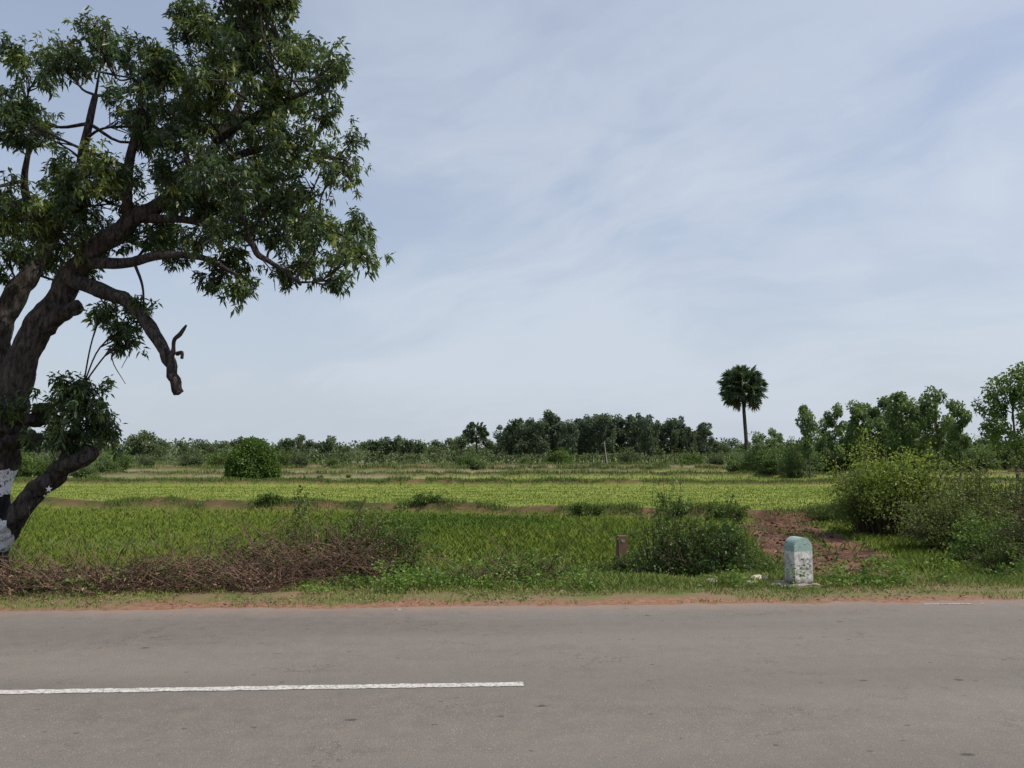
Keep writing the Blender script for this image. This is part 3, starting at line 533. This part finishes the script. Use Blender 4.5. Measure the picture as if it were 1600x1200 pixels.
TL = [(1262, 632, 60, .72), (1302, 633, 62, .72), (1335, 628, 66, .85), (1358, 630, 68, .85), (1380, 618, 66, .9), (1408, 612, 61, 1.0), (1436, 640, 66, .8), (1463, 606, 60, .75), (1495, 624, 57, .7), (1700, 600, 58, .9), (1325, 655, 69, .8), (1212, 670, 68, .9), (1188, 676, 69, .9), (1388, 640, 72, .95), (1425, 632, 70, .85), (1480, 650, 70, .8), (1285, 655, 70, .75)]
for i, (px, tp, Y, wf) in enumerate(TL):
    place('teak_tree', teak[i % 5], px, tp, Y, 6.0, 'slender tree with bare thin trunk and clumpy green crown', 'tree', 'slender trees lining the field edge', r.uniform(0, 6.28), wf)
for px, tp, Y, rz in [(1580, 572, 52, .4), (1660, 590, 54, 2.)]:
    place('tiered_tree', tier, px, tp, Y, 7.0, 'tall open tree with tiered leafy branches and thin trunk', 'tree', 'open tiered trees by the field', rz, .95)
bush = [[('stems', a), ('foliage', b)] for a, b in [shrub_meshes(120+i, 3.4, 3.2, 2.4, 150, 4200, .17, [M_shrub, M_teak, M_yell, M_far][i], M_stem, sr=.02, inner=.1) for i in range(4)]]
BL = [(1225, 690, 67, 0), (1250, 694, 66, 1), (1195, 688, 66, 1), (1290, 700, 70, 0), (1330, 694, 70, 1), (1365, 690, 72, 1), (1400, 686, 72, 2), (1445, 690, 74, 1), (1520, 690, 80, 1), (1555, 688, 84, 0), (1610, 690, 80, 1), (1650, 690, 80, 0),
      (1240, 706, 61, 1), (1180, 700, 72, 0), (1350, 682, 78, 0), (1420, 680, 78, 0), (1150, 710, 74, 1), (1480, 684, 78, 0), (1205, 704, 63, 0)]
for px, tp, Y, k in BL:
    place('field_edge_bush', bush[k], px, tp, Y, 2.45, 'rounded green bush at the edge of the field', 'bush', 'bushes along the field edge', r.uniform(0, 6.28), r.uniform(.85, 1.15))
rr_ = np.random.default_rng(140); gs = Geo(); gl = Geo(); nb = 15000; dr = sph(nb, rr_); dr[:, 2] = np.abs(dr[:, 2])*1.1-.12
lobe = .74+.5*fbm(dr[:, 0]*2+5, dr[:, 1]*2+dr[:, 2]*2+5, .8, 141); P = dr*lobe[:, None]*(rr_.uniform(.35, 1, nb)**.35)[:, None]*[1.95, 1.8, 2.6]+[0, 0, .45]; P[:, 2] = np.maximum(P[:, 2], .05)
Lr = rr_.uniform(.12, .24, nb); leaves(gl, P, dr*.5+sph(nb, rr_)*.8, Lr, Lr*.6, np.clip(.1+.8*(lobe-.85)*2+.12*dr[:, 2]+rr_.normal(0, .14, nb), 0, 1), .1, rr_)  # lobes and upward leaves paler, hollows darker: shading put into the tint
for q in range(60):
    e_ = P[rr_.integers(nb)]*.9; tube(gs, catmull([[rr_.normal(0, .15), rr_.normal(0, .15), -.1], e_*.5+[0, 0, .3], e_], 3), np.linspace(.03, .008, 7), 4, .5)
tree_obj('round_bush', (sight(395, 755, 55)[0], 55, Hs(-18.6, 55)-.03), [('stems', gs.mesh('stems', M_stem)), ('foliage', gl.mesh('foliage', M_shrub))], 'dense round dark green bush standing alone in the field', 'bush')
BL2 = [(70, 715, 62, 0), (130, 722, 58, 1), (165, 712, 70, 1), (30, 700, 62, 0), (230, 712, 95, 3), (300, 708, 100, 3), (345, 702, 90, 0), (440, 700, 100, 0), (468, 706, 95, 3), (520, 716, 105, 0), (585, 726, 88, 2), (735, 706, 88, 0), (745, 716, 84, 1), (640, 718, 110, 3), (875, 700, 118, 0), (985, 702, 112, 3), (1080, 705, 115, 0), (1120, 708, 110, 3), (820, 712, 112, 1), (150, 740, 50, 2), (545, 740, 62, 2), (-60, 700, 60, 0), (100, 690, 75, 3), (180, 700, 80, 0), (410, 708, 90, 1), (690, 724, 100, 1), (930, 722, 100, 3), (1030, 722, 100, 0), (620, 745, 56, 2), (500, 742, 60, 1)]
for px, tp, Y, k in BL2:
    place('field_bush', bush[k], px, tp, Y, 2.45, 'scattered green bush growing in the open field', 'bush', 'bushes scattered over the fields', r.uniform(0, 6.28), r.uniform(1.0, 1.5))
rnd = [gen_tree(150+i, 6, 6.5, 'round', M_far, 2300, .42) for i in range(5)]
euc = [gen_tree(160+i, 9, 3.6, 'euc', M_euc, 1500, .42) for i in range(5)]
FR = [(0, 668), (40, 672), (80, 670), (120, 676), (160, 682), (205, 682), (230, 676), (252, 690), (285, 692), (315, 690), (345, 692), (375, 686), (445, 688), (465, 682), (490, 690), (512, 684), (540, 700), (575, 690), (600, 686), (625, 684), (650, 690), (685, 690), (705, 688), (725, 680), (765, 690), (1120, 692), (1140, 688), (1165, 694), (1230, 692), (1270, 696), (1320, 690), (1380, 690), (1450, 690), (1510, 684), (1545, 680), (1600, 684), (1660, 680), (1740, 680), (-60, 670), (-130, 675)]
for px, tp in FR:
    place('spreading_tree', rnd[int(r.integers(5))], px, tp-2, r.uniform(135, 165), 6.0, 'dark green spreading tree beyond the fields', 'tree', 'trees along the far edge of the fields', r.uniform(0, 6.28), r.uniform(.85, 1.15))
for i in range(50):
    px = 782+i*6.6+r.uniform(-3, 3); tp = np.interp(px, [780, 800, 840, 866, 880, 920, 960, 1000, 1030, 1060, 1085, 1110], [668, 658, 651, 640, 655, 652, 642, 648, 660, 650, 668, 652])+r.uniform(-2, 8)
    place('grove_tree', euc[int(r.integers(5))], px, tp, r.uniform(132, 158), 9.0, 'tall slender tree with pale trunk in a grove', 'tree', 'tall slender trees in the grove', r.uniform(0, 6.28), r.uniform(.9, 1.3))
g = Geo(); r2 = np.random.default_rng(5)
for cnt, y0, y1, hm, sz, sp_ in [(30000, 138, 175, 3.2, .45, 150), (30000, 200, 270, 5.5, .8, 260), (16000, 128, 134, 2.2, .35, 130)]:
    x = r2.uniform(-sp_, sp_, cnt); y = r2.uniform(y0, y1, cnt); top = hm*(.45+.9*fbm(x, y*.3, 9, 80)); z = -.5+top*r2.uniform(0, 1, cnt)**.7
    Lr = sz*r2.uniform(.7, 1.4, cnt); leaves(g, np.stack([x, y, z], -1), sph(cnt, r2), Lr, Lr*.7, np.clip(.2+.6*vnoise(x, y, 5, 81)+r2.normal(0, .12, cnt), 0, 1), .1, r2)
obj('far_woodland', g.mesh('far_woodland', M_far), kind='stuff', label='dense haze-tinted belt of scrub and trees beyond the fields', category='woodland')
# ---------------------------------------------------------------- palms
def palm(seed, Ht, cr, nf, wid=1.):
    r = np.random.default_rng(seed); gt = Geo(); gl = Geo()
    c = catmull([[0, 0, -.1], [.08, 0, Ht*.35], [-.05, 0, Ht*.7], [-.12, 0, Ht]], 6); tube(gt, c, np.interp(np.linspace(0, 1, len(c)), [0, .08, .5, 1], [.30, .21, .17, .15]), 10, .5, .08)
    top = c[-1]
    for k in range(nf):
        el = math.asin(np.clip(1-1.88*(k+.5)/nf, -1, 1)); th = k*2.39996+r.normal(0, .15); dd = np.array([math.cos(th)*math.cos(el), math.sin(th)*math.cos(el), math.sin(el)])
        pl = cr*r.uniform(.50, .72); b = top+dd*pl+[0, 0, -.05*pl]; tube(gt, np.array([top, top+dd*pl*.5+[0, 0, .05], b]), [.05, .035, .03], 4, .5)
        side = nrm(np.cross(dd, [0, 0, 1.])+r.normal(0, .8, 3)); nb = 40; an = np.linspace(-2.7, 2.7, nb)+r.normal(0, .03, nb)
        nn = nrm(np.cross(dd, side)); bl = nrm(np.cos(an)[:, None]*dd+np.sin(an)[:, None]*side+r.normal(0, .05, (nb, 3))+nn*.15); Lb = cr*.34*(1-.05*np.abs(an)/2.7)*r.uniform(.88, 1.05, nb)
        dead = k > nf*.9
        leaves(gl, np.repeat(b[None], nb, 0), bl, Lb, .15*wid*cr/2.4, np.full(nb, .02) if dead else np.clip(r.normal(.55+.3*r.uniform(), .12, nb), .4, 1), .12, r)
    return [('trunk', gt.mesh('trunk', M_ptrunk, True)), ('crown', gl.mesh('crown', M_palm))]
pz = sight(1160, 605, 76); bz = Hs(sight(1167, 740, 76)[0], 76)
tree_obj('palm_tree', (sight(1166, 740, 76)[0], 76, bz), palm(201, pz[2]-bz, 2.7, 84), 'tall palmyra palm with round dark fan-leaf crown', 'palm tree')
ps = palm(202, 6.0, 2.6, 34, 1.8); 
for px, tp, Y, s in [(745, 660, 132, 1.0), (585, 690, 138, .8), (612, 688, 140, .8), (636, 690, 137, .8), (655, 694, 140, .7), (450, 688, 140, .8), (510, 690, 138, .75)]:
    p = sight(px, tp, Y); h = p[2]+.5; sc = h/8.0
    tree_obj('short_palm_tree', (p[0], Y, -.5), ps, 'short bushy palm rising out of the scrub', 'palm tree', 'short palms among the far trees', r.uniform(0, 6.28), sc)
# ---------------------------------------------------------------- poles
mp, nt, out = mat_new('pale_pole_concrete'); principled(nt, out, mixc(nt, noise(nt, None, 6.), (.25, .24, .22), (.38, .37, .34)), .8, .2)
for px, top, Y, ln in [(944, 690, 126, -.5)]:
    p = sight(px, top, Y); h = p[2]-Hs(p[0], Y); gp = Geo(); tube(gp, [[-ln, 0, -.2], [-ln*.5, 0, h*.5], [0, 0, h]], [.09, .075, .05], 8); ga = Geo(); 
    tube(ga, [[-.3, 0, h-.25], [0, 0, h-.24], [.3, 0, h-.25]], [.03, .03, .03], 6)
    e = tree_obj('utility_pole', (p[0], Y, Hs(p[0], Y)), [('pole', gp.mesh('pole', mp, True)), ('crossarm', ga.mesh('crossarm', mp))], 'thin pale leaning utility pole at the edge of the trees', 'pole')
# ---------------------------------------------------------------- milestone
import bmesh
def bm_obj(name, bm, mat, parent=None, loc=(0, 0, 0), smooth=False):
    me = bpy.data.meshes.new(name); bm.to_mesh(me); bm.free(); me.materials.append(mat)
    if smooth: me.polygons.foreach_set("use_smooth", np.ones(len(me.polygons), bool))
    return obj(name, me, loc, parent)
def arch(w, h, t, bev=.010):
    bm = bmesh.new(); pts = [(-w/2, 0), (w/2, 0)]; hs = h-w*.42
    for k in range(0, 21):
        a = math.pi*k/20; pts.append((math.cos(a)*w/2, hs+math.sin(a)*w*.42))
    vs = [bm.verts.new((p[0], -t/2, p[1])) for p in pts]; f = bm.faces.new(vs)
    e = bmesh.ops.extrude_face_region(bm, geom=[f]); bmesh.ops.translate(bm, verts=[v for v in e['geom'] if isinstance(v, bmesh.types.BMVert)], vec=(0, t, 0))
    bmesh.ops.recalc_face_normals(bm, faces=bm.faces)
    eds = [ed for ed in bm.edges if abs(ed.verts[0].co.y-ed.verts[1].co.y) < 1e-5]
    bmesh.ops.bevel(bm, geom=eds, offset=bev, segments=2, affect='EDGES'); return bm
mm, nt, out = mat_new('weathered_milestone_paint')
tc = N(nt, 'ShaderNodeTexCoord'); oc = tc.outputs['Object']; s = N(nt, 'ShaderNodeSeparateXYZ'); nt.links.new(oc, s.inputs[0])
z = math_(nt, 'ADD', s.outputs[2], math_(nt, 'MULTIPLY', math_(nt, 'SUBTRACT', noise(nt, oc, 14., 4), .5), .05))
green = mixc(nt, noise(nt, oc, 18., 4), (.20, .31, .28), (.32, .41, .38))
white = mixc(nt, ramp(nt, noise(nt, oc, 9., 6, .7), [(.36, (0, 0, 0)), (.58, (1, 1, 1))]), (.25, .25, .235), (.60, .60, .57))
col = mixc(nt, math_(nt, 'GREATER_THAN', z, .42), white, green)
col = mixc(nt, math_(nt, 'MULTIPLY', ramp(nt, noise(nt, oc, 22., 6, .75), [(.53, (0, 0, 0)), (.63, (1, 1, 1))]), .7), col, (.12, .115, .10))
col = mixc(nt, ramp(nt, math_(nt, 'ADD', s.outputs[2], math_(nt, 'MULTIPLY', noise(nt, oc, 20., 4), .12)), [(.07, (1, 1, 1)), (.15, (0, 0, 0))]), col, (.13, .11, .09))
principled(nt, out, col, .85, .2, noise(nt, oc, 30., 5), .5, .01)
mc, nt, out = mat_new('rough_concrete'); tc = N(nt, 'ShaderNodeTexCoord'); principled(nt, out, mixc(nt, noise(nt, tc.outputs['Object'], 12., 6, .7), (.12, .10, .08), (.36, .33, .29)), .9, .2, noise(nt, tc.outputs['Object'], 30., 5), .6, .01)
mi, nt, out = mat_new('faded_black_lettering'); tc = N(nt, 'ShaderNodeTexCoord')
principled(nt, out, mixc(nt, ramp(nt, noise(nt, tc.outputs['Object'], 34., 5, .7), [(.42, (0, 0, 0)), (.58, (1, 1, 1))]), (.07, .07, .075), (.38, .38, .36)), .8, .2)
ms_ = tree_obj('milestone', (3.76, 10.25, Hs(3.76, 10.25)-.01), [], 'weathered white milestone with rounded turquoise top on concrete base', 'milestone', rz=math.radians(19))
bm_obj('body', arch(.305, .60, .20), mm, ms_, (0, 0, .02), False)
bm = bmesh.new(); bmesh.ops.create_cube(bm, size=1)
for v in bm.verts: v.co = Vector((v.co.x*.58-.12, v.co.y*.40, v.co.z*.12)); 
bmesh.ops.subdivide_edges(bm, edges=bm.edges, cuts=4, use_grid_fill=True)
for v in bm.verts: v.co += Vector(R.normal(0, .008, 3))
bm_obj('plinth', bm, mc, ms_, (0, 0, -.035))
def strokes(name, segs, w=.016):
    g_ = Geo()
    for si_, (p, q) in enumerate(segs):
        p = np.array(p, float); q = np.array(q, float); d = nrm(q-p); nn = np.array([-d[1], d[0]])*w/2; y = -.1025-.0004*si_
        p = p-d*w*.4; q = q+d*w*.4
        g_.add([[(p-nn)[0], y, (p-nn)[1]], [(q-nn)[0], y, (q-nn)[1]], [(q+nn)[0], y, (q+nn)[1]], [(p+nn)[0], y, (p+nn)[1]]], [[0, 1, 2, 3]])
    return obj(name, g_.mesh(name, mi), (0, 0, .02), ms_)
o2 = lambda P, ox, oz: [((a[0]*1.15+ox, a[1]*1.15+oz), (b[0]*1.15+ox, b[1]*1.15+oz)) for a, b in zip(P[:-1], P[1:])]
strokes('numeral', o2([(0, .095), (.02, .11), (.045, .105), (.055, .08), (.045, .055), (.0, .005), (.06, .005)], -.055, .20))
strokes('numeral', o2([(0, .10), (.025, .11), (.05, .10), (.052, .075), (.02, .058), (.052, .045), (.055, .018), (.03, .0), (0, .01)], .04, .20))
mr, nt, out = mat_new('red_brown_stone'); tc = N(nt, 'ShaderNodeTexCoord')
principled(nt, out, mixc(nt, noise(nt, tc.outputs['Object'], 14., 5, .7), (.08, .045, .035), (.21, .125, .095)), .9, .15, noise(nt, tc.outputs['Object'], 25., 5), .5, .01)
bs = tree_obj('boundary_stone', (2.05, 14.5, Hs(2.05, 14.5)-.05), [], 'small squared red-brown boundary stone in the weeds', 'stone post', rz=.12)
bm = bmesh.new(); bmesh.ops.create_cube(bm, size=1)
for v in bm.verts: v.co = Vector((v.co.x*.20*(1-.1*v.co.z), v.co.y*.16, (v.co.z+.5)*.68))
bmesh.ops.bevel(bm, geom=bm.edges[:], offset=.012, segments=2, affect='EDGES'); bm_obj('post', bm, mr, bs)
bm = bmesh.new(); bmesh.ops.create_cube(bm, size=1)
for v in bm.verts: v.co = Vector((v.co.x*.07, v.co.y*.012-.082, v.co.z*.05+.59))
bmesh.ops.bevel(bm, geom=bm.edges[:], offset=.003, segments=1, affect='EDGES'); bm_obj('plate', bm, mc, bs)
def rock(name, x, y, s, mat, label, cat, sq=(1, 1, .6), seed=0):
    r = np.random.default_rng(seed); bm = bmesh.new(); bmesh.ops.create_icosphere(bm, subdivisions=2, radius=s)
    ns_ = r.normal(size=(5, 3))
    for v in bm.verts:
        k = 1+.16*sum(math.sin(float(np.dot(n_, v.co))/s*2.6) for n_ in ns_)/2; v.co = Vector((v.co.x*k*sq[0], v.co.y*k*sq[1], v.co.z*k*sq[2]))
    o = bm_obj(name, bm, mat, None, (x, y, Hs(x, y)+s*.3)); o['label'] = label; o['category'] = cat; return o
mw, nt, out = mat_new('dirty_cream_plastic'); principled(nt, out, mixc(nt, noise(nt, None, 12.), (.30, .24, .15), (.55, .50, .40)), .5, .4)
rock('crumpled_bag', 3.27, 10.35, .095, mw, 'crumpled cream plastic bag lying by the milestone', 'litter', (1.4, .8, .6), 1)
rock('stone', 2.6, 10.15, .065, mc, 'small pale stone in the verge grass', 'stone', (1.2, 1, .8), 2)
rock('stone', 3.05, 10.05, .06, mc, 'small pale stone in the verge grass', 'stone', (1.3, 1, .6), 3)
rock('stone', 3.36, 10.0, .05, mc, 'small flat pale stone beside the milestone', 'stone', (1.6, 1, .5), 4)
rock('stone', -1.2, 8.3, .028, mc, 'small stone lying on the road edge', 'stone', (1.3, 1, .6), 5)
# ---------------------------------------------------------------- light, sky, camera
sd = Vector((.84, -.20, math.tan(math.radians(54))*.86)).normalized()
L = bpy.data.lights.new('sun', 'SUN'); L.energy = 4.3; L.angle = math.radians(.5); L.color = (1, .95, .86)
so = bpy.data.objects.new('sun', L); COL.objects.link(so); so.rotation_euler = sd.to_track_quat('Z', 'Y').to_euler()
W = bpy.data.worlds.new('World'); scn.world = W; W.use_nodes = True; nt = W.node_tree
bg = nt.nodes['Background']; sky = N(nt, 'ShaderNodeTexSky', sky_type='NISHITA'); sky.sun_disc = False
sky.sun_elevation = math.radians(54); sky.sun_rotation = math.atan2(sd.x, sd.y); sky.air_density = 1.0; sky.dust_density = 2.0; sky.ozone_density = 2.0
tc = N(nt, 'ShaderNodeTexCoord'); dv = tc.outputs['Generated']; s = N(nt, 'ShaderNodeSeparateXYZ'); nt.links.new(dv, s.inputs[0])
zz = math_(nt, 'MAXIMUM', s.outputs[2], 0.); den = math_(nt, 'ADD', zz, .30)
cb = N(nt, 'ShaderNodeCombineXYZ'); nt.links.new(math_(nt, 'DIVIDE', s.outputs[0], den), cb.inputs[0]); nt.links.new(math_(nt, 'DIVIDE', s.outputs[1], den), cb.inputs[1])
cv = N(nt, 'ShaderNodeVectorRotate', rotation_type='Z_AXIS'); nt.links.new(cb.outputs[0], cv.inputs[0]); cv.inputs['Angle'].default_value = .7
wp = N(nt, 'ShaderNodeVectorMath', operation='ADD'); nt.links.new(cv.outputs[0], wp.inputs[0]); nt.links.new(mapping(nt, noise(nt, cv.outputs[0], 1.2, 3, .5, 1), (.7, .7, .7)), wp.inputs[1])
c1 = noise(nt, mapping(nt, wp.outputs[0], (.8, 1.0, 1)), 1.2, 5, .5); c2 = noise(nt, mapping(nt, wp.outputs[0], (.8, 1.6, 1)), 3.0, 7, .6)
cl = math_(nt, 'ADD', math_(nt, 'MULTIPLY', c1, .66), math_(nt, 'MULTIPLY', c2, .34))
cl = math_(nt, 'ADD', cl, math_(nt, 'MULTIPLY', s.outputs[0], .15))
cf = ramp(nt, cl, [(.40, (0, 0, 0)), (.62, (1, 1, 1))], 'EASE')
hz = ramp(nt, zz, [(0, (1, 1, 1)), (.10, (.88, .88, .88)), (.30, (.55, .55, .55)), (.8, (.28, .28, .28))])
base = mixc(nt, math_(nt, 'MULTIPLY', hz, .93), mixc(nt, 1., sky.outputs[0], (1.12, 1.04, 1.05), 'MULTIPLY'), (3.65, 4.1, 4.65))
band = ramp(nt, zz, [(0, (.35, .35, .35)), (.1, (.8, .8, .8)), (.3, (1, 1, 1)), (.55, (.55, .55, .55)), (1, (.3, .3, .3))])
nt.links.new(mixc(nt, math_(nt, 'MULTIPLY', math_(nt, 'MULTIPLY', cf, band), .68), base, (4.4, 4.8, 5.4)), bg.inputs[0]); bg.inputs[1].default_value = .15
cam = bpy.data.cameras.new('camera'); cam.sensor_width = 36; cam.lens = 27.0; cam.clip_end = 12000; cam.clip_start = .05
co = bpy.data.objects.new('camera', cam); COL.objects.link(co); co.location = (0, 0, CAMH); co.rotation_euler = (math.pi/2+PITCH, 0, 0); scn.camera = co
scn.view_settings.view_transform = 'Standard'; scn.view_settings.look = 'None'; scn.view_settings.exposure = 0
